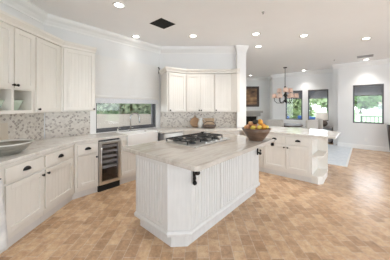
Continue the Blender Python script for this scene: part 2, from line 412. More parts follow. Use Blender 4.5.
def cup(parent, x, z, y=-.02, w=.052):
    V = []; F = []; nu, nv = 12, 6
    for i in range(nu+1):
        u = math.pi*i/nu
        for j in range(nv+1):
            v = math.pi/2*j/nv
            V.append((x-w*math.cos(u), y-.030*math.sin(u)*math.cos(v)-.001, z-.012+.040*math.sin(u)*math.sin(v)))
    for i in range(nu):
        for j in range(nv): F.append((i*(nv+1)+j, (i+1)*(nv+1)+j, (i+1)*(nv+1)+j+1, i*(nv+1)+j+1))
    b = B(); b.poly(V, F)
    return b.build('cup_pull', 'iron', parent, smooth=True)
TOE = .11
def base_body(t, poly, toe_poly):
    B().prism(poly, TOE, CB).build('carcass', 'cab', t)
    B().prism(toe_poly, 0, TOE).build('toe_kick', 'toe', t)
def base_unit(label, x0, x1, loc, rotz, cols, bx0=None, bx1=None, depth=.60, fill=(0, 0), group='base cabinets along the walls'):
    """cols: list of (xa, xb, drawer?, knob side)"""
    t = thing('base_cabinet', label, 'cabinet', loc, rotz, group)
    bx0 = x0 if bx0 is None else bx0; bx1 = x1 if bx1 is None else bx1
    tt = lambda x, xb: x+(xb-x)*.04/depth
    base_body(t, [(x0, 0), (x1, 0), (bx1, depth), (bx0, depth)], [(tt(x0, bx0), .035), (tt(x1, bx1), .035), (bx1, depth-.005), (bx0, depth-.005)])
    for (xa, xb, dr, ks) in cols:
        zt = CB-.035
        if dr:
            d = drawer(t, xa, xb, .705, zt); cup(d, (xa+xb)/2, .79); zt = .69
        o = door(t, xa, xb, .175, zt); kx = xb-.03 if ks > 0 else xa+.03
        knob(o, kx, zt-.055)
    return t

FN = -1.96                                          # plane of the left base fronts
locA = (*L_(0, FN), 0)
dA = FN-NW-.003
base_unit('cream base cabinet under the large shallow bowl, at the left edge', 1.93, 2.462, locA, ROT_A, [(1.95, 2.45, True, 1)], depth=dA)
base_unit('cream base cabinet at the bend of the left counter, right of the bowl', 2.465, 3.078, locA, ROT_A, [(2.475, 3.03, True, -1)], bx1=3.245, depth=dA)
locB = (-3.49, 0, 0); dB = .587
base_unit('narrow cream base cabinet just left of the wine fridge', 1.079, 1.447, locB, R(90), [(1.11, 1.437, True, 1)], bx0=.812, depth=dB)
# cabinet at the frame edge with towel rail
t = thing('base_cabinet', 'cream base cabinet mostly cut off by the frame, behind the tea towel', 'cabinet', locA, ROT_A, 'base cabinets along the walls')
base_body(t, [(1.30, 0), (1.925, 0), (1.925, dA), (1.30, dA)], [(1.30, .035), (1.925, .035), (1.925, dA), (1.30, dA)])
door(t, 1.32, 1.915, .175, .87)
b = B(); b.tube([(1.36, -.02, .79), (1.36, -.055, .79), (1.38, -.065, .79), (1.86, -.065, .79), (1.87, -.055, .79), (1.87, -.02, .79)], .008); b.build('towel_rail', 'iron', t, smooth=True)
b = B(); nx, nz = 14, 16; V = []; F = []
for i in range(nx+1):
    for j in range(nz+1):
        u = i/nx; v = j/nz
        x = 1.545+.315*u+.05*v*u; z = .795-.70*v
        V.append((x, -.080-.012*math.sin(u*15)*v-.004*v, z))
for i in range(nx):
    for j in range(nz): F.append((i*(nz+1)+j, (i+1)*(nz+1)+j, (i+1)*(nz+1)+j+1, i*(nz+1)+j+1))
b.poly(V, F)
o = b.build('tea_towel', 'towel', loc=locA, rotz=ROT_A, smooth=True)
sm = o.modifiers.new('thick', 'SOLIDIFY'); sm.thickness = .006; sm.offset = 0
tag(o, 'white tea towel with grey pattern hanging at the bottom left edge', 'towel')

# wine fridge
t = thing('wine_fridge', 'stainless under-counter wine fridge with dark glass door and shelves', 'wine fridge', (-3.49, 1.452, 0), R(90))
W_ = .388
b = B(); b.box(0, W_, .50, .56, .11, CB-.01); b.box(0, .02, .02, .50, .11, CB-.01); b.box(W_-.02, W_, .02, .50, .11, CB-.01); b.box(.02, W_-.02, .02, .50, .11, .14); b.box(.02, W_-.02, .02, .50, CB-.04, CB-.01)
b.build('case', 'fint', t)
B().box(.0, W_, .0, .5, 0, .105).build('toe_grille', 'vent', t)
b = B(); f = .045
b.box(0, f, -.03, .02, .12, .87); b.box(W_-f, W_, -.03, .02, .12, .87); b.box(f, W_-f, -.03, .02, .12, .12+f+.01); b.box(f, W_-f, -.03, .02, .87-f, .87)
dr = b.build('door', 'steel', t, bevel=.004)
B().box(f, W_-f, -.018, -.012, .17, .83).build('door_glass', glass_mat('fridge_glass', (.80, .80, .82), .06), dr)
b = B(); b.cyl((.022, -.065, .22), (.022, -.065, .78), .009); b.cyl((.022, -.03, .26), (.022, -.065, .26), .006); b.cyl((.022, -.03, .74), (.022, -.065, .74), .006); b.build('door_handle', 'steel', dr, smooth=True)
for i in range(5):
    z = .40+i*.092
    b = B(); b.box(.022, W_-.022, .025, .40, z, z+.012); b.box(.022, W_-.022, .022, .035, z-.018, z+.030); b.build('shelf', 'shelfm', t)

# sink base with farmhouse sink
t = thing('base_cabinet', 'cream base cabinet under the white farmhouse sink', 'cabinet', locB, R(90), 'base cabinets along the walls')
b = B(); b.box(1.848, 2.745, .0, .587, TOE, .62); b.box(1.848, 1.975, 0, .587, .62, CB); b.box(2.705, 2.745, 0, .587, .62, CB); b.build('carcass', 'cab', t)
B().box(1.848, 2.745, .035, .58, 0, TOE).build('toe_kick', 'toe', t)
o = door(t, 1.86, 2.30, .175, .61); knob(o, 2.27, .56)
o = door(t, 2.30, 2.735, .175, .61); knob(o, 2.33, .56)
o = door(t, 1.853, 1.975, .63, .87, f=.025)
t = thing('farmhouse_sink', 'white apron-front farmhouse sink under the kitchen window', 'sink', (-3.49, 0, 0), R(90))
b = B(); x0, x1 = 1.982, 2.698
b.box(x0, x1, -.045, 0.0, .635, .95); b.box(x0, x1, .42, .445, .70, .95); b.box(x0, x0+.025, 0, .42, .70, .95); b.box(x1-.025, x1, 0, .42, .70, .95); b.box(x0, x1, 0, .42, .635, .70)
b.build('basin', 'sinkw', t, bevel=.01)
B().lathe([(0, 0), (.045, 0), (.045, .004), (0, .004)], ((x0+x1)/2, .2, .70)).build('drain', 'chrome', t, smooth=False)

# faucet and soap dispenser
t = thing('faucet', 'tall gooseneck faucet standing behind the farmhouse sink', 'faucet', (-3.99, 2.36, CT), 0)
b = B(); b.lathe([(.028, 0), (.028, .012), (.016, .02), (.014, .05), (0, .05)]); b.build('base_ring', 'chrome', t, smooth=True)
b = B(); pts = [(0, 0, .02), (0, 0, .285)]
dx, dy = .42, .907
for i in range(9):
    a = math.pi*i/8; pts.append((dx*(.095-.095*math.cos(a)), dy*(.095-.095*math.cos(a)), .295+.095*math.sin(a)))
pts += [(dx*.195, dy*.195, .22), (dx*.20, dy*.20, .17)]
b.tube(pts, [.016]*(len(pts)-2)+[.017, .02]); b.build('spout', 'chrome', t, smooth=True)
b = B(); b.cyl((0, 0, .06), (.03, .055, .075), .008); b.sphere((.03, .055, .075), .011); b.build('lever', 'chrome', t, smooth=True)
t = thing('soap_dispenser', 'small soap pump on the counter left of the faucet', 'soap dispenser', (-3.99, 2.06, CT))
B().lathe([(.022, 0), (.022, .008), (.012, .014), (.010, .07), (0, .07)]).build('pump_body', 'ceramicw', t, smooth=True)
B().tube([(0, 0, .07), (0, 0, .085), (.02, .01, .09), (.06, .03, .082)], .006).build('pump_spout', 'chrome', t, smooth=True)

# dishwasher in the stepped-out block right of the sink
pa = Vector(D(-.687, 4.25)); pb = Vector(D(-.283, 4.6)); dv = pb-pa; Ld = dv.length; rz = math.atan2(dv.y, dv.x)
t = thing('dishwasher', 'stainless dishwasher right of the sink, seen beyond the island', 'dishwasher', (pa.x, pa.y, 0), rz)
B().box(.012, Ld-.004, .02, .44, .11, CB-.005).build('tub', 'grey', t)
B().box(.02, Ld-.02, .04, .44, 0, .105).build('toe_panel', 'vent', t)
B().box(.012, Ld-.004, -.012, .02, .12, .775).build('door', 'steel', t, bevel=.004)
B().box(.012, Ld-.004, -.012, .02, .785, .885).build('control_panel', 'steel', t, bevel=.004)
b = B(); b.cyl((.05, -.055, .74), (Ld-.05, -.055, .74), .010); b.cyl((.07, -.012, .74), (.07, -.055, .74), .007); b.cyl((Ld-.07, -.012, .74), (Ld-.07, -.055, .74), .007); b.build('door_handle', 'steel', t, smooth=True)
# base cabinets on the diagonal wall
locD = (*D(0, 4.60), 0)
base_unit('cream base cabinet on the angled back wall, behind the cooktop', -.275, .42, locD, YAW, [(-.26, .08, True, 1), (.08, .41, True, -1)], depth=.53)
base_unit('cream base cabinet on the angled back wall next to the white pillar', .424, 1.05, locD, YAW, [(.44, .74, True, 1), (.74, 1.03, True, -1)], bx1=1.06, depth=.38)

# perimeter worktop, one continuous slab with the sink notch
pts = [L_(.95, NW+.013), (-4.067, .806), (-4.067, 3.268), D(-.915, 5.127), D(1.075, 5.127), D(1.075, 4.56), D(-.283, 4.57), D(-.71, 4.205),
       (-3.46, 2.74), (-3.46, 2.70), (-3.93, 2.70), (-3.93, 1.98), (-3.46, 1.98), (-3.46, 1.088), L_(.95, FN+.032)]
o = B().prism(pts, CB+.001, CT).build('worktop', 'stone2', bevel=.006)
tag(o, 'pale stone worktop running along the walls under the tile', 'worktop')

# ------------------------------------------------------------------ wall cabinets
UZ0, UZ1 = 1.405, 2.47
UN = -2.245; locU = (*L_(0, UN), 0); dU = UN-NW-.003
UG = 'wall cabinets around the kitchen'
t = thing('wall_cabinet', 'cream wall cabinet with two doors above open niches, at left edge', 'cabinet', locU, ROT_A, UG)
b = B(); x0, x1 = 2.03, 2.655; zc = 1.70
b.box(x0, x1, 0, dU, zc, UZ1); b.box(x0, x1, dU-.02, dU, UZ0, zc); b.box(x0, x1, 0, dU-.02, UZ0, UZ0+.04)
b.box(x0, x0+.03, 0, dU-.02, UZ0+.04, zc); b.box(x1-.035, x1, 0, dU-.02, UZ0+.04, zc); b.box(2.335, 2.365, 0, dU-.02, UZ0+.04, zc)
b.build('carcass', 'cab', t)
o = door(t, 2.04, 2.347, zc+.01, UZ1-.01); knob(o, 2.325, 1.755)
o = door(t, 2.35, 2.65, zc+.01, UZ1-.01); knob(o, 2.375, 1.755)
t = thing('wall_cabinet', 'tall single-door cream wall cabinet beside the open niches', 'cabinet', locU, ROT_A, UG)
B().prism([(2.662, 0), (3.185, 0), (3.25, dU), (2.662, dU)], UZ0, UZ1).build('carcass', 'cab', t)
o = door(t, 2.672, 3.12, UZ0+.01, UZ1-.01); knob(o, 2.71, UZ0+.05)
t = thing('wall_cabinet', 'cream wall cabinet just left of the kitchen window shade', 'cabinet', (-3.76, 0, 0), R(90), UG)
B().prism([(.972, 0), (1.505, 0), (1.505, .317), (.812, .317)], UZ0, UZ1).build('carcass', 'cab', t)
o = door(t, .99, 1.495, UZ0+.01, UZ1-.01); knob(o, 1.47, UZ0+.04)
CC = [(0, 2.47), (.022, 2.47), (.026, 2.50), (.05, 2.53), (.06, 2.54), (.06, 2.57), (-.10, 2.57), (-.10, 2.47)]
o = B().sweep(CC, [L_(2.03, UN), (-3.757, .968), (-3.76, 1.508), (-4.07, 1.51)][:3]).build('cabinet_crown', 'cab'); tag(o, 'cream crown moulding running along the tops of the left wall cabinets', 'moulding')
# back wall cabinets
BZ0, BZ1 = 1.355, 2.29
dW = .335
pw0, pw1 = Vector(D(-.646, 4.50)), Vector(D(-.222, 4.80)); dv = pw1-pw0; rz = math.atan2(dv.y, dv.x)
t = thing('wall_cabinet', 'angled cream wall cabinet right of the window, left end of the back group', 'cabinet', (pw0.x, pw0.y, 0), rz, UG)
def loc2(p, o, r):
    v = Vector(p)-o; c, s = math.cos(-r), math.sin(-r); return (v.x*c-v.y*s, v.x*s+v.y*c)
B().prism([loc2(D(*q), pw0, rz) for q in [(-.646, 4.50), (-.222, 4.80), (-.222, 5.12), (-.905, 5.12)]], BZ0, BZ1).build('carcass', 'cab', t)
o = door(t, .03, dv.length-.02, BZ0+.01, BZ1-.01); knob(o, .07, BZ0+.045)
locV = (*D(0, 4.80), 0)
t = thing('wall_cabinet', 'cream two-door wall cabinet in the middle of the back wall', 'cabinet', locV, YAW, UG)
B().box(-.218, .478, 0, .32, BZ0, BZ1).build('carcass', 'cab', t)
o = door(t, -.21, .13, BZ0+.01, BZ1-.01); knob(o, .105, BZ0+.04)
o = door(t, .13, .47, BZ0+.01, BZ1-.01); knob(o, .155, BZ0+.04)
t = thing('wall_cabinet', 'cream single-door wall cabinet next to the white pillar', 'cabinet', locV, YAW, UG)
B().prism([(.482, 0), (.885, 0), (1.02, -.10), (1.075, -.10), (1.075, .32), (.482, .32)], BZ0, BZ1).build('carcass', 'cab', t)
o = door(t, .49, .875, BZ0+.01, BZ1-.01); knob(o, .52, BZ0+.04)
CC2 = [(0, 2.30), (.02, 2.30), (.024, 2.33), (.045, 2.36), (.055, 2.37), (.055, 2.40), (-.10, 2.40), (-.10, 2.30)]
o = B().sweep(CC2, [D(-.87, 5.0), D(-.646, 4.50), D(-.222, 4.80), D(.885, 4.80), D(1.02, 4.70), D(1.075, 4.70)]).build('cabinet_crown', 'cab'); tag(o, 'cream crown moulding along the tops of the back wall cabinets', 'moulding')

# roman shade on its rod
t = thing('curtain_rod', 'dark rod with scrolled ends above the kitchen window', 'curtain rod', (-4.08, 0, 2.49), R(90))
B().cyl((1.60, -.034, 0), (3.17, -.034, 0), .010).build('rod', 'brass', t, smooth=True)
for x in (1.60, 3.17):
    sg = -1 if x < 2 else 1
    B().tube([(x, -.034, 0), (x+.03*sg, -.034, .01), (x+.05*sg, -.034, -.02), (x+.045*sg, -.034, -.08), (x+.03*sg, -.034, -.15)], [.011, .014, .016, .013, .006]).build('finial', 'brass', t, smooth=True)
    B().cyl((x-.03*sg, -.034, 0), (x-.03*sg, 0, 0), .008).build('bracket', 'brass', t)
t = thing('roman_shade', 'white linen roman shade with a grey patterned hem over the kitchen window', 'shade', (-4.08, 0, 0), R(90))
b = B(); pf = [(2.52, -.060), (2.20, -.057), (1.90, -.057), (1.72, -.063), (1.69, -.080), (1.665, -.080), (1.655, -.065)]
V = [];
for (z, y) in pf: V += [(1.61, y, z), (3.155, y, z)]
for (z, y) in pf[::-1]: V += [(1.61, y+.012, z), (3.155, y+.012, z)]
n = len(pf)*2; b.poly(V, [(2*i, 2*i+1, (2*i+3) % (2*n) if False else (2*((i+1) % n)+1), 2*((i+1) % n)) for i in range(n)]+[tuple(2*i for i in range(n)), tuple(2*i+1 for i in range(n))[::-1]])
b.build('shade_cloth', 'shade', t)
B().box(1.61, 3.155, -.067, -.053, 1.555, 1.657).build('patterned_hem', 'band', t)

# ------------------------------------------------------------------ island
IX0, IX1, IY0, IY1, CH = -2.167, -1.39, 1.355, 3.28, .175
t = thing('kitchen_island', 'white beadboard kitchen island with clipped front corner', 'island', ((IX0+IX1)/2, (IY0+IY1)/2, 0))
ox, oy = (IX0+IX1)/2, (IY0+IY1)/2
def isl(e): return [(IX0+e-ox, IY0+e-oy), (IX1-CH+e*.3-ox, IY0+e-oy), (IX1-e-ox, IY0+CH-e*.3-oy), (IX1-e-ox, IY1-e-oy), (IX0+e-ox, IY1-e-oy)]
B().prism(isl(.012), .12, .905).build('body', 'island', t)
B().prism(isl(.04), 0, .12).build('plinth', 'island', t)
b = B(); b.sweep([(0.012, .125), (-.012, .125), (-.016, .155), (-.004, .18), (0.012, .185)], isl(.0)[::-1], True); b.build('base_moulding', 'island', t)
def island_panel(xa, xb, frame, mtx, name='beadboard_panel', beads=True):
    b = B(); z0, z1 = .185, .90
    if frame:
        f = frame; b.box(xa, xa+f, 0, .012, z0, z1); b.box(xb-f, xb, 0, .012, z0, z1); b.box(xa+f, xb-f, 0, .012, z1-f*.8, z1); b.box(xa+f, xb-f, 0, .012, z0, z0+f*.6)
        bead(b, xa+f, xb-f, z0+f*.6, z1-f*.8, .004, pitch=.05, g=.013, dp=.008)
    elif beads: bead(b, xa, xb, z0, z1, 0, pitch=.055, g=.014, dp=.009); b.box(xa, xb, .009, .012, z0, z1)
    else: b.box(xa, xb, 0, .012, z0, z1)
    o = b.build(name, 'island', t); o.location = mtx[0]; o.rotation_euler = (0, 0, mtx[1]); return o
island_panel(0, IX1-CH-IX0, .06, ((IX0-ox, IY0-oy, 0), 0))
island_panel(0, CH*math.sqrt(2), 0, ((IX1-CH-ox, IY0-oy, 0), R(45)), 'corner_panel', False)
ya = IY0+CH
for (y0, y1) in ((ya+.003, 2.085), (2.095, 2.685), (2.695, IY1)):
    island_panel(y0-ya, y1-ya, .024, ((IX1-ox, ya-oy, 0), R(90)))
island_panel(0, IX1-IX0, .06, ((IX1-ox, IY1-oy, 0), R(180)))
island_panel(0, IY1-IY0, .06, ((IX0-ox, IY1-oy, 0), R(270)))
o = B().prism([(-2.43, 1.322), (-1.16, 1.322), (-1.13, 1.352), (-1.13, 3.305), (-2.43, 3.305)], CB, .955).build('island_worktop', 'stone', bevel=.008)
tag(o, 'veined beige stone slab on top of the kitchen island', 'worktop')

def bracket(label, x, y, rz):
    t = thing('countertop_bracket', label, 'bracket', (x, y, CB), rz, 'black iron brackets under the island top')
    B().box(0, .018, -.016, .016, -.235, 0).build('wall_plate', 'iron', t, bevel=.003)
    B().box(0, .28, -.015, .015, -.012, 0).build('support_arm', 'iron', t, bevel=.002)
    b = B(); b.tube([(.012, 0, -.19), (.05, 0, -.195), (.066, 0, -.16), (.046, 0, -.14)], .013); b.sphere((.052, 0, -.205), .024); b.build('scroll', 'iron', t, smooth=True)
    b = B(); b.sphere((.255, 0, -.030), .028, sc=(1, 1, .8)); b.build('end_ball', 'iron', t, smooth=True)
    return t
br = bracket('black iron bracket under the near corner of the island top', IX1+.018, 1.56, R(-42))
copy_thing(br, 'black iron bracket at the far end of the island, below the fruit bowl', (IX1+.004, 3.20, CB), R(0))

# cooktop
cx0, cx1, cy0, cy1 = -2.28, -1.66, 1.92, 2.82
t = thing('gas_cooktop', 'stainless gas cooktop with black grates set into the island', 'cooktop', ((cx0+cx1)/2, (cy0+cy1)/2, .955))
hx, hy = (cx1-cx0)/2, (cy1-cy0)/2
B().box(-hx, hx, -hy, hy, -.0, .012).build('tray', 'steel', t, bevel=.004)
for k in range(3):
    y0 = -hy+.02+k*(2*hy-.04)/3; y1 = y0+(2*hy-.04)/3-.006; ym = (y0+y1)/2; xa, xb = -hx+.02, hx-.17
    b = B(); g = .009
    for (p, q) in (((xa, y0), (xb, y0)), ((xa, y1), (xb, y1)), ((xa, y0), (xa, y1)), ((xb, y0), (xb, y1)), ((xa, ym), (xb, ym)), ((0-.06, y0), (-.06, y1)), ((xa, y0), (xb, y1)), ((xa, y1), (xb, y0))):
        b.tube([(p[0], p[1], .055), (q[0], q[1], .055)], g, 6)
    for p in ((xa, y0), (xb, y0), (xa, y1), (xb, y1)): b.cyl((*p, .012), (*p, .055), .009, n=8)
    b.build('grate', 'grate', t)
    for xx in ((xa*.6-.05), (xb*.75)):
        b = B(); b.lathe([(.055, .012), (.055, .022), (.038, .024), (.036, .034), (0, .036)], (xx, ym, 0), 16); b.build('burner', 'grate', t, smooth=False)
b = B(); b.lathe([(.035, .012), (.035, .03), (.026, .035), (.026, .075), (0, .078)], (-hx+.05, hy-.055, 0), 16); b.build('vent_knob', 'iron', t)
for k in range(5):
    b = B(); b.lathe([(.020, .012), (.020, .016), (.015, .018), (.014, .026), (0, .027)], (hx-.065, -hy+.30+k*.13, 0), 14); b.build('control_knob', 'steel', t, smooth=False)

# ------------------------------------------------------------------ peninsula
PY = 4.33
locP = (0, PY, 0)
t = base_unit('cream peninsula cabinet with two drawers and two doors, facing the island', -1.722, -.79, locP, 0, [(-1.715, -1.248, True, 1), (-1.238, -.80, True, -1)], depth=.62, group='peninsula cabinets')
base_unit('narrow cream peninsula cabinet half hidden behind the fruit bowl', -2.00, -1.727, locP, 0, [(-1.985, -1.735, True, 1)], depth=.62, group='peninsula cabinets')
t = thing('end_shelf', 'open white end shelf on the right end of the peninsula', 'shelf', (-.787, PY, 0))
sp = [(0, 0), (.10, 0), (.19, .09), (.19, .62), (0, .62)]
B().prism([(.0, .02), (.11, .02), (.18, .11), (.18, .66), (0, .66)], 0, .12).build('plinth', 'cab', t)
B().prism(sp, .12, .155).build('bottom_board', 'cab', t, bevel=.003)
B().prism([(0, .0), (.09, 0), (.185, .09), (.185, .62), (0, .62)], .515, .54).build('shelf_board', 'cab', t, bevel=.003)
B().box(0, .19, .62, .66, .12, CB).build('back_panel', 'cab', t)
B().box(0, .012, 0, .62, .155, CB).build('side_panel', 'cab', t)
b = B(); b.box(0, .19, .01, .62, .86, CB); b.build('top_rail', 'cab', t)
o = B().box(-2.25, -.79, 4.955, 5.02, 0, CB).build('knee_wall', 'cab'); tag(o, 'cream back panel closing the dining side of the peninsula', 'panel')
pts = [D(1.085, 4.55), (-2.02, 4.30), (-.40, 4.30), (-.39, 4.31), (-.39, 5.12), (-.72, 5.45), (-2.25, 5.45), D(1.325, 5.06), D(1.325, 4.99), D(1.085, 4.99)]
o = B().prism(pts, CB+.001, CT).build('peninsula_worktop', 'stone2', bevel=.006)
tag(o, 'pale stone slab on the peninsula, overhanging to a clipped corner', 'worktop')

# ------------------------------------------------------------------ ceiling fittings
cans = [(-2.83, 1.48, 'recessed ceiling light at top left, nearest the left wall cabinets'),
        (-2.85, 3.20, 'recessed ceiling light just right of the black ceiling vent'),
        (-1.76, 4.00, 'recessed ceiling light above the fruit bowl, nearer of a close pair'),
        (-2.08, 4.88, 'recessed ceiling light above the pillar, farther of a close pair'),
        (-1.01, 4.78, 'recessed ceiling light above the right end of the peninsula'),
        (.02, 5.92, 'recessed ceiling light at upper right, before the grey air vent'),
        (-3.83, 2.40, 'recessed ceiling light over the kitchen window shade'),
        (.03, 8.60, 'recessed ceiling light above the window on the right wall'),
        (-2.0, 9.45, 'recessed ceiling light right of the chandelier, near the dining windows'),
        (-4.35, 9.25, 'recessed ceiling light in the living room beside the pillar')]
proto = None
for (x, y, lab) in cans:
    if proto is None:
        proto = thing('ceiling_light', lab, 'light', (x, y, H), 0, 'recessed ceiling lights')
        b = B(); b.lathe([(.062, -.004), (.095, -.008), (.098, 0), (.062, 0), (.062, -.004)], n=24); b.build('trim_ring', 'plast', proto, smooth=True)
        B().lathe([(0, -.003), (.063, -.003), (.063, -.001), (0, -.001)], n=24).build('lens', 'can', proto)
        l = bpy.data.lights.new('lamp', 'SPOT'); l.energy = CAN_W*4; l.spot_size = R(100); l.spot_blend = 1.0; l.shadow_soft_size = .06; l.color = (1.0, .955, .90)
        lo = bpy.data.objects.new('lamp', l); COL.objects.link(lo); lo.parent = proto; lo.location = (0, 0, -.03)
    else:
        c = copy_thing(proto, lab, (x, y, H))
        if x == -3.83:                                           # close to the wall: a dimmer lamp
            for q in c.children:
                if q.type == 'LIGHT': q.data = q.data.copy(); q.data.energy *= .12
t = thing('ceiling_vent', 'square black speaker grille set in the kitchen ceiling', 'vent', (-2.855, 2.35, H))
B().box(-.17, .17, -.17, .17, -.006, 0).build('grille', 'vent', t)
b = B()
for k in range(9): b.box(-.16, .16, -.155+k*.037, -.145+k*.037, -.010, -.006)
b.build('louvers', 'vent', t)
t = thing('air_vent', 'grey slotted air vent in the ceiling before the right window', 'vent', (0.0, 8.0, H))
b = B(); b.box(-.19, .19, -.15, -.135, -.012, 0); b.box(-.19, .19, .135, .15, -.012, 0); b.box(-.19, -.175, -.135, .135, -.012, 0); b.box(.175, .19, -.135, .135, -.012, 0); b.build('frame', 'grey', t)
b = B()
for k in range(6): b.box(-.175, .175, -.125+k*.045, -.10+k*.045, -.010, -.001)
b.build('louvers', 'grey', t)
sp = thing('sprinkler', 'small sprinkler head in the kitchen ceiling above the peninsula', 'sprinkler', (-1.26, 3.14, H), 0, 'fire sprinklers')
B().lathe([(.022, 0), (.022, -.004), (.008, -.006), (.006, -.025), (.014, -.028), (.014, -.03), (0, -.03)], n=12).build('head', 'chrome', sp, smooth=True)
copy_thing(sp, 'small sprinkler head in the ceiling near the right window corner', (-.78, 7.98, H))

# ------------------------------------------------------------------ dining area
t = thing('chandelier', 'black iron chandelier with small blush shades above the dining table', 'chandelier', (-2.41, 8.24, H))
B().lathe([(0, 0), (.075, 0), (.07, -.02), (.02, -.035), (0, -.035)]).build('canopy', 'iron', t, smooth=True)
b = B(); b.cyl((0, 0, -.03), (0, 0, -.80), .010); b.lathe([(0, -.74), (.02, -.75), (.045, -.80), (.02, -.86), (.016, -1.0), (.03, -1.05), (.05, -1.12), (.02, -1.2), (.02, -1.3), (.035, -1.36), (0, -1.42)]); b.build('stem', 'iron', t, smooth=True)
def chand_arm(ang, r, zs, tier):
    c, s = math.cos(ang), math.sin(ang); z0 = -1.30 if tier else -1.05
    zl = zs-.16 if not tier else zs-.22
    pts = [(0.02*c, .02*s, z0), (r*.35*c, r*.35*s, zl), (r*.75*c, r*.75*s, zl+.0), (r*.97*c, r*.97*s, zl+.08), (r*c, r*s, zs-.03)]
    a = B(); a.tube(pts, .011); a.lathe([(0, zs-.035), (.03, zs-.03), (.03, zs-.02), (.012, zs-.02), (.012, zs+.04), (0, zs+.04)], (r*c, r*s, 0), 10)
    o = a.build('arm', 'iron', t, smooth=True)
    q = B(); q.lathe([(.098, zs-.02), (.072, zs+.155), (.069, zs+.155), (.094, zs-.02), (.098, zs-.02)], (r*c, r*s, 0), 14); q.build('shade', 'chsh', o, smooth=True)
    B().sphere((r*c, r*s, zs+.065), .022, 8).build('bulb', 'bulb', o, smooth=True)
for k in range(6): chand_arm(R(20+60*k), .40, -1.20, 1)
for k in range(3): chand_arm(R(50+120*k), .24, -.98, 0)

t = thing('dining_table', 'round dark dining table between the linen chairs', 'table', (-2.45, 8.35, .012))
B().lathe([(0, .70), (.62, .70), (.65, .72), (.65, .74), (.63, .75), (0, .75)], n=40).build('tabletop', 'wooddk', t)
B().lathe([(.30, 0), (.30, .04), (.12, .10), (.07, .3), (.10, .5), (.2, .68), (.2, .70), (0, .70)], n=24).build('pedestal', 'wooddk', t, smooth=True)
def chair():
    t = thing('dining_chair', '', 'chair', (0, 0, .012), 0, 'linen dining chairs')
    b = B(); b.box(-.27, .27, -.27, .27, .34, .50); b.build('seat', 'linen', t, bevel=.03)
    V = []; b = B(); b.prism([(-.28, -.36), (.28, -.36), (.29, -.29), (.20, -.25), (-.20, -.25), (-.29, -.29)], .30, 1.0); b.build('backrest', 'linen', t, bevel=.03)
    for sx in (-1, 1):
        for sy in (-1, 1):
            l = B(); l.cyl((sx*.22, sy*.22-.03*(sy < 0), .36), (sx*.23, sy*.24-.05*(sy < 0), 0), .024, .016, 8); l.build('leg', 'wooddk', t)
    return t
ch = chair()
def face(x, y): return math.atan2(8.35-y, -2.45-x)-math.pi/2
ch.location = (-2.42, 7.42, .015); ch.rotation_euler = (0, 0, face(-2.42, 7.42)); ch['label'] = 'linen dining chair nearest the fruit bowl, below the chandelier'
copy_thing(ch, 'linen dining chair in front of the pier between the dining windows', (-1.69, 7.98, .015), face(-1.69, 7.98))
copy_thing(ch, 'linen dining chair just left of the table lamp', (-1.62, 8.72, .015), face(-1.62, 8.72))
t = thing('rug', 'pale blue grey rug under the dining set', 'rug', (-2.4, 7.6, 0))
B().box(-2.03, 2.03, -1.50, 1.50, 0, .011).build('pile', 'rug', t)
b = B(); b.box(-2.07, 2.07, -1.54, -1.50, 0, .012); b.box(-2.07, 2.07, 1.50, 1.54, 0, .012); b.box(-2.07, -2.03, -1.50, 1.50, 0, .012); b.box(2.03, 2.07, -1.50, 1.50, 0, .012); b.build('border', 'ruged', t)
# console, lamp
t = thing('console_table', 'low grey console below the middle dining window', 'console', (-1.45, 9.60, 0))
B().box(-.48, .48, -.20, .20, .60, .64).build('tabletop', 'grey', t, bevel=.004)
B().box(-.46, .46, -.18, .18, .10, .60).build('case', 'grey', t)
for sx in (-1, 1): o = B().box(min(.01*sx, .44*sx), max(.01*sx, .44*sx), -.195, -.18, .14, .58).build('door', 'grey', t); B().sphere((.04*sx, -.205, .36), .012, 8).build('knob', 'iron', o)
for sx in (-1, 1):
    for sy in (-1, 1): B().box(.43*sx-.025, .43*sx+.025, .15*sy-.025, .15*sy+.025, 0, .10).build('leg', 'wooddk', t)
t = thing('table_lamp', 'white-shaded table lamp with round dark base at the middle window', 'lamp', (-1.36, 9.58, .64))
B().lathe([(.09, 0), (.11, .01), (.19, .07), (.215, .14), (.19, .22), (.11, .27), (.03, .29), (.02, .31), (0, .31)], n=24).build('lamp_base', 'lampb', t, smooth=True)
B().lathe([(.225, .29), (.21, .58), (.207, .58), (.222, .29)], n=28).build('lamp_shade', 'lampsh', t, smooth=True)
b = B(); b.cyl((0, 0, .3), (0, 0, .56), .006); b.cyl((-.208, 0, .56), (.208, 0, .56), .003); b.build('harp', 'brass', t)
B().sphere((0, 0, .44), .035, 10).build('bulb', 'bulb', t, smooth=True)
# pedestal planter at right edge
t = thing('pedestal_planter', 'dark brown tapered planter with pale rim at the right edge', 'planter', (.70, 8.64, 0))
B().lathe([(.10, 0), (.11, .02), (.15, .45), (.19, .92), (.0, .92)], n=24).build('pot', 'planter', t, smooth=True)
B().lathe([(.19, .92), (.205, .92), (.205, .96), (.18, .96), (.18, .93), (0, .93)], n=24).build('rim', 'ceramicw', t)
t = thing('wall_outlet', 'white power outlet low on the right wall', 'outlet', (.02, 8.97, .33))
B().box(-.036, .036, -.006, 0, -.058, .058).build('cover_plate', 'plast', t, bevel=.002)
for z in (-.022, .022): B().box(-.016, .016, -.009, -.006, z-.014, z+.014).build('socket', 'trim', t)

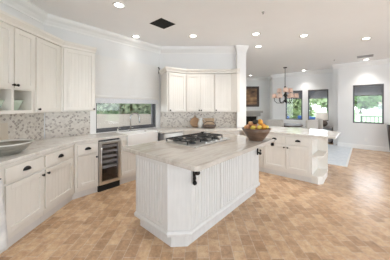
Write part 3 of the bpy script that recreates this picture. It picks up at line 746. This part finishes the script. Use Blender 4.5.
# ------------------------------------------------------------------ living room
t = thing('fireplace', 'grey stone fireplace in the living room beyond the pillar', 'fireplace', (*D(2.45, 10.6), 0), YAW)
B().box(-1.12, 1.12, -.38, 0, 1.14, 1.25).build('mantel_shelf', 'stonefp', t, bevel=.01)
B().box(-1.02, 1.02, -.28, 0, .95, 1.14).build('frieze', 'stonefp', t)
for s in (-1, 1): B().box(.98*s-.12 if s > 0 else -1.10, 1.10 if s > 0 else -.86, -.26, 0, .0, .95).build('pilaster', 'trim', t)
B().box(-.86, .86, -.04, 0, .0, .95).build('firebox', 'firebox_dark', t)  # flat dark panel in place of a firebox cavity
B().box(-1.2, 1.2, -.55, -.27, 0, .06).build('hearth', 'stonefp', t)
def art_mat():
    m = bpy.data.materials.new('landscape_print'); m.use_nodes = True; nt = m.node_tree; b = nt.nodes['Principled BSDF']; L = nt.links.new
    tc = nt.nodes.new('ShaderNodeTexCoord'); mp = nt.nodes.new('ShaderNodeMapping'); mp.inputs['Scale'].default_value = (1.2, 1, 3.5); L(tc.outputs['Object'], mp.inputs[0])
    n = nt.nodes.new('ShaderNodeTexNoise'); n.inputs['Scale'].default_value = 1.6; n.inputs['Detail'].default_value = 6; L(mp.outputs[0], n.inputs['Vector'])
    r = nt.nodes.new('ShaderNodeValToRGB'); e = r.color_ramp.elements; e[0].position = .32; e[0].color = (.05, .025, .012, 1); e[1].position = .7; e[1].color = (.42, .25, .11, 1)
    x = e.new(.5); x.color = (.20, .105, .05, 1); L(n.outputs['Fac'], r.inputs[0]); L(r.outputs[0], b.inputs['Base Color']); b.inputs['Roughness'].default_value = .5
    return m
t = thing('framed_picture', 'dark framed brown picture hanging above the fireplace', 'picture', (*D(2.75, 10.6), 1.46), YAW)
b = B(); f = .12; b.box(-.72, .72, -.05, 0, 0, f); b.box(-.72, .72, -.05, 0, 1.10-f, 1.10); b.box(-.72, -.72+f, -.05, 0, f, 1.10-f); b.box(.72-f, .72, -.05, 0, f, 1.10-f); b.build('frame', 'wooddk', t, bevel=.006)
B().box(-.60, .60, -.025, -.003, f, 1.10-f).build('canvas', art_mat(), t)

# ------------------------------------------------------------------ things on the counters
t = thing('fruit_bowl', 'brown wooden bowl heaped with fruit on the island', 'bowl', (-1.305, 2.975, .955))
B().lathe([(0, 0), (.105, 0), (.11, .012), (.155, .07), (.20, .14), (.222, .185), (.212, .187), (.19, .145), (.145, .078), (.10, .03), (0, .025)], n=36).build('bowl_body', 'bowlwood', t, smooth=True)
B().lathe([(.206, .182), (.222, .185), (.226, .192), (.218, .197), (.208, .192)], n=36).build('bowl_rim', 'bowlwood', t, smooth=True)
fm = dict(apple=mat('apple_skin', (.56, .22, .12), .35, col2=(.72, .45, .18), scale=9), orange=mat('orange_skin', (.78, .36, .045), .45, var=.15, scale=30, bump=.2),
          lemon=mat('lemon_skin', (.80, .58, .09), .4, var=.12, scale=20), peach=mat('peach_skin', (.72, .38, .18), .6, col2=(.50, .20, .14), scale=5),
          avocado=mat('avocado_skin', (.025, .022, .016), .6, var=.4, scale=40, bump=.3), stem=mat('fruit_stem', (.10, .06, .03), .8))
fbx, fby, fbz = -1.305, 2.975, .972
def fruit(kind, lab, x, y, z, r, sc=(1, 1, 1), tilt=0):
    t = thing(kind, lab, 'fruit', (fbx+x, fby+y, fbz+z), tilt, 'fruit in the wooden bowl')
    b = B()
    if kind == 'apple': b.lathe([(0, -.75*r), (.3*r, -.9*r), (.75*r, -.65*r), (r, 0), (.9*r, .55*r), (.5*r, .85*r), (.15*r, .75*r), (0, .62*r)], n=16)
    elif kind == 'lemon':
        m = Matrix.Rotation(R(80), 4, 'Y'); b.lathe([(0, -1.35*r), (.15*r, -1.25*r), (.55*r, -.95*r), (.95*r, -.3*r), (.95*r, .3*r), (.55*r, .95*r), (.15*r, 1.25*r), (0, 1.35*r)], n=14, m=m)
    elif kind == 'avocado':
        m = Matrix.Rotation(R(60), 4, 'Y'); b.lathe([(0, -r), (.6*r, -.85*r), (r, -.1*r), (.8*r, .6*r), (.45*r, 1.1*r), (0, 1.3*r)], n=14, m=m)
    else: b.sphere((0, 0, 0), r, sc=sc)
    b.build('skin', fm[kind], t, smooth=True)
    if kind in ('apple', 'orange', 'peach'): B().cyl((0, 0, .6*r), (.004, 0, 1.02*r), .003, n=6).build('stem', fm['stem'], t)
    return t
fr = [('apple', 'red apple at the left side of the fruit bowl', -.115, -.10, .185, .042), ('peach', 'peach at the far left of the fruit heap', -.135, -.01, .19, .040),
      ('orange', 'orange at the right front of the fruit bowl', .10, .04, .20, .046), ('lemon', 'lemon at the front of the fruit bowl', -.005, -.105, .19, .036),
      ('lemon', 'lemon at the right edge of the fruit bowl', .122, .122, .19, .033), ('orange', 'orange on top right of the fruit heap', .045, .045, .274, .046),
      ('avocado', 'dark avocado on top of the fruit heap', .005, -.045, .275, .040), ('apple', 'red apple on top left of the fruit heap', -.075, -.035, .245, .042),
      ('peach', 'peach at the back of the fruit bowl', -.07, .10, .21, .042), ('lemon', 'lemon lying near the front right of the bowl', .075, -.055, .20, .036),
      ('orange', 'orange at the back right of the bowl', .06, .135, .20, .045), ('apple', 'apple sunk in the middle of the bowl', 0, .02, .16, .05)]
for f in fr: fruit(*f, tilt=random.uniform(0, 3))

bl = L_(2.25, -2.225)
t = thing('serving_bowl', 'wide shallow grey ceramic bowl with white rim on the left counter', 'bowl', (bl[0]-.0, bl[1], CT)); t.scale = (.88, .88, .92)
B().lathe([(0, 0), (.15, 0), (.155, .012), (.20, .045), (.245, .09), (.265, .125), (.257, .13), (.235, .095), (.19, .055), (.15, .028), (0, .024)], n=40).build('bowl_body', 'ceramic', t, smooth=True)
b = B(); b.lathe([(.252, .122), (.275, .128), (.292, .138), (.290, .145), (.268, .138), (.250, .128), (.252, .122)], n=40); b.build('bowl_rim', 'ceramicw', t, smooth=True)
cb0 = L_(2.26, -2.40); cb1 = L_(2.50, -2.40)
t = thing('serving_board', 'beige board leaning on the tile behind the large shallow bowl', 'board', (*L_(2.34, -2.547), CT), ROT_A)
b = B(); b.box(-.26, .26, -.012, .008, .003, .33, Matrix.Rotation(R(-2.5), 4, 'X')); b.build('board', 'crock', t, bevel=.006)
b = B(); b.box(-.05, .05, -.024, -.012, .285, .30, Matrix.Rotation(R(-2.5), 4, 'X')); b.build('grip', 'crock', t, bevel=.003)
nb = thing('niche_bowl', 'pale green bowl in the left open cabinet niche', 'bowl', (*L_(2.33-.05, -2.42), UZ0+.04), 0, 'green bowls in the niches')
B().lathe([(0, 0), (.05, 0), (.055, .01), (.09, .09), (.105, .125), (.098, .125), (.08, .085), (.045, .02), (0, .016)], n=24).build('bowl_body', 'celadon', nb, smooth=True)
B().lathe([(.098, .123), (.106, .125), (.108, .13), (.10, .132)], n=24).build('bowl_rim', 'celadon', nb, smooth=True)
copy_thing(nb, 'pale green bowl in the open niche beside the tall wall cabinet', (*L_(2.53, -2.42), UZ0+.04))

def diag(x, d, z=CT): return (*D(x, d), z)
t = thing('cutting_board', 'round tan cutting board leaning on the tile, left of the white jug', 'cutting board', diag(.0, 5.06), YAW)
b = B(); mr = Matrix.Rotation(R(90-9), 4, 'X'); b.lathe([(0, 0), (.125, 0), (.13, .006), (.125, .016), (0, .016)], (0, 0, .13), 28, mr); b.build('board', 'wood', t)
b = B(); b.box(-.018, .018, -.008, .006, .25, .30, Matrix.Rotation(R(-9), 4, 'X')) if False else b.cyl((0, .02, .25), (0, .03, .31), .014); b.build('handle', 'wood', t)
t = thing('cutting_board', 'rectangular pale wood board leaning on the tile, right of the white jug', 'cutting board', diag(.33, 5.045), YAW)
mt = Matrix.Rotation(R(-10), 4, 'X'); b = B(); b.box(-.17, .17, -.01, .008, .002, .24, mt); b.build('board', 'woodlt', t, bevel=.003)
t = thing('jug', 'white ceramic jug standing between the cutting boards', 'jug', diag(.14, 4.97), YAW)
B().lathe([(0, 0), (.05, 0), (.07, .05), (.072, .11), (.05, .18), (.045, .22), (.055, .25), (.05, .25), (.04, .22), (0, .20)], n=20).build('jug_body', 'ceramicw', t, smooth=True)
B().tube([(.05, 0, .22), (.10, 0, .20), (.11, 0, .13), (.07, 0, .08)], .009).build('handle', 'ceramicw', t, smooth=True)
t = thing('bread_basket', 'grey brown woven basket on the back counter before the boards', 'basket', diag(.36, 4.86), YAW)
b = B(); b.lathe([(0, 0), (.10, 0), (.125, .05), (.135, .085), (.125, .085), (.115, .05), (.09, .015), (0, .012)], n=24, sx=1.3, sy=.75); b.build('basket_body', 'lampb', t, smooth=True)
b = B(); b.tube([(-.16, 0, .07), (-.13, 0, .13), (-.06, 0, .17), (.06, 0, .17), (.13, 0, .13), (.16, 0, .07)], .008); b.build('handle', 'wooddk', t, smooth=True)

# ------------------------------------------------------------------ outside
structure(B().box(-14, 60, 10.05, 130, -.25, -.15).build('ground_lawn', 'grass'))
structure(B().box(-3.4, 12, 10.02, 12.3, -.15, -.05).build('ground_patio', 'patio'))
structure(B().prism([(-30, -12), (-4.3, -12), (-4.3, 3.4), D(-1.0, 5.4), (-12.2, 5.4), (-12.2, 30), (-30, 30)], -.3, -.12).build('ground_garden', 'patio'))
def leaves(b, c, rad, n, size, rnd):
    for _ in range(n):
        v = Vector((rnd.gauss(0, 1), rnd.gauss(0, 1), rnd.gauss(0, 1))); v.normalize(); q = rnd.uniform(.75, 1.05)
        p = Vector((c[0]+v.x*rad[0]*q, c[1]+v.y*rad[1]*q, c[2]+v.z*rad[2]*q))
        a = Vector((rnd.uniform(-1, 1), rnd.uniform(-1, 1), rnd.uniform(-1, 1))).normalized(); e = v.cross(a).normalized(); g = (a*.6+v*.4).normalized(); s = size*rnd.uniform(.6, 1.4)
        b.poly([p-e*s*.5, p+g*s, p+e*s*.5, p-g*s*.6], [(0, 1, 2, 3)])
def tree(label, x, y, h, r, m, seed, group='trees beyond the lawn', name='tree', n=420, size=None, lo=.45):
    rnd = random.Random(seed); t = thing(name, label, 'tree', (x, y, -.16), 0, group)
    B().tube([(0, 0, 0), (.05*r, 0, h*.25), (0, .04*r, h*.5)], [r*.09, r*.07, r*.05]).build('trunk', 'bark', t, smooth=True)
    b = B()
    for k in range(6):
        a = rnd.uniform(0, 6.28); q = r*.55*rnd.random()**.5
        leaves(b, (q*math.cos(a), q*math.sin(a), h*rnd.uniform(lo, .8)), (r*.6, r*.6, h*.25), n//6, size or r*.22, rnd)
    b.build('crown', m, t)
    return t
tree('yellow green leafy tree just outside the window behind the chandelier', -3.9, 15.2, 3.6, 1.6, 'leafB', 3, 'trees beyond the lawn', n=2200, size=.16, lo=.25)
far = [(-12.5, 40, 5.5, 3.4, 'leafB', 'broad tree across the lawn, left part of the middle dining window'), (-4.6, 41, 4.2, 3.2, 'leafP', 'pale round tree across the lawn, right part of the middle dining window'),
       (-.8, 56, 5.6, 3.4, 'leafA', 'green tree across the lawn at the left of the right wall window'), (6.6, 57, 5.4, 3.2, 'leafP', 'pale tree across the lawn, centre of the right wall window'),
       (11.5, 48, 5.2, 3.6, 'leafB', 'yellow green tree across the lawn at the right of the right wall window'), (-22, 44, 6.5, 4.2, 'leafA', 'large green tree across the lawn behind the chandelier window')]
for i, (x, y, h, r, m, lab) in enumerate(far): tree(lab, x, y, h, r, m, 20+i, n=700)
t = thing('house', 'white house far across the lawn in the right wall window', 'house', (3.2, 66, -.16))
B().box(-5, 5, 0, 7, 0, 2.3).build('walls', 'plast', t)
b = B(); b.poly([(-5.5, -.5, 2.3), (5.5, -.5, 2.3), (5.5, 7.5, 2.3), (-5.5, 7.5, 2.3), (-3, 3.5, 3.4), (3, 3.5, 3.4)], [(0, 1, 5, 4), (1, 2, 5), (2, 3, 4, 5), (3, 0, 4), (0, 3, 2, 1)]); b.build('roof', 'roof', t)
for k in range(3): B().box(-3.4+k*2.6, -2.2+k*2.6, -.03, 0, .8, 1.8).build('window', 'grey', t)
t = thing('railing', 'black iron railing at the patio edge outside the right window', 'railing', (0, 12.2, -.05))
b = B(); b.box(-.15, 8, -.02, .02, 1.04, 1.08); b.box(-.15, 8, -.015, .015, .10, .13); b.build('rail', 'iron', t)
b = B()
for k in range(58): b.box(-.12+k*.14, -.09+k*.14, -.012, .012, .10, 1.05)
o = b.build('balusters', 'iron', t)
for k in range(5): B().box(-.17+k*2, -.12+k*2, -.025, .025, 0, 1.1).build('post', 'iron', t)
def pchair(lab, x, y, rz):
    t = thing('patio_chair', lab, 'chair', (x, y, -.05), rz, 'blue patio chairs')
    B().box(-.33, .33, -.33, .33, .18, .30).build('frame', 'wicker', t, bevel=.01)
    B().box(-.30, .30, -.30, .30, .30, .46).build('seat_cushion', 'blue', t, bevel=.04)
    B().box(-.30, .30, .20, .36, .46, 1.04).build('back_cushion', 'blue', t, bevel=.05)
    for sx in (-1, 1):
        for sy in (-1, 1): B().box(sx*.29-.025, sx*.29+.025, sy*.29-.025, sy*.29+.025, 0, .18).build('leg', 'wicker', t)
    return t
pc = pchair('blue patio chair outside, at the left of the chandelier window', -3.15, 10.9, 3.0)
copy_thing(pc, 'blue patio chair outside, at the right of the chandelier window', (-2.42, 11.7, -.05), 3.2)
copy_thing(pc, 'blue patio chair outside, at the left of the middle dining window', (-2.02, 10.75, -.05), 3.3)
# garden wall and hedge outside the kitchen window
o = B().prism([D(-7, 7.2), D(0.4, 7.2), D(0.4, 7.4), D(-7, 7.4)], -.15, 1.20).build('garden_wall', 'stucco'); tag(o, 'cream stucco garden wall outside the kitchen window', 'wall')
rnd = random.Random(5); b = B()
for k in range(4600):
    x = rnd.uniform(-5.2, .2); z = rnd.uniform(1.0, 2.9); d = 7.75+rnd.uniform(-.22, .22); p = Vector((*D(x, d), z)); s = rnd.uniform(.08, .2)
    a = Vector((rnd.uniform(-1, 1), rnd.uniform(-1, 1), rnd.uniform(-1, 1))).normalized(); e = a.cross(Vector((.3, -.6, .5))).normalized()
    b.poly([p-e*s*.5, p+a*s, p+e*s*.5, p-a*s*.6], [(0, 1, 2, 3)])
b.prism([D(-5.2, 7.8), D(.2, 7.8), D(.2, 8.1), D(-5.2, 8.1)], -.1, 2.9)
o = b.build('hedge', 'leafH'); tag(o, 'green leafy hedge above the garden wall outside the kitchen window', 'hedge')
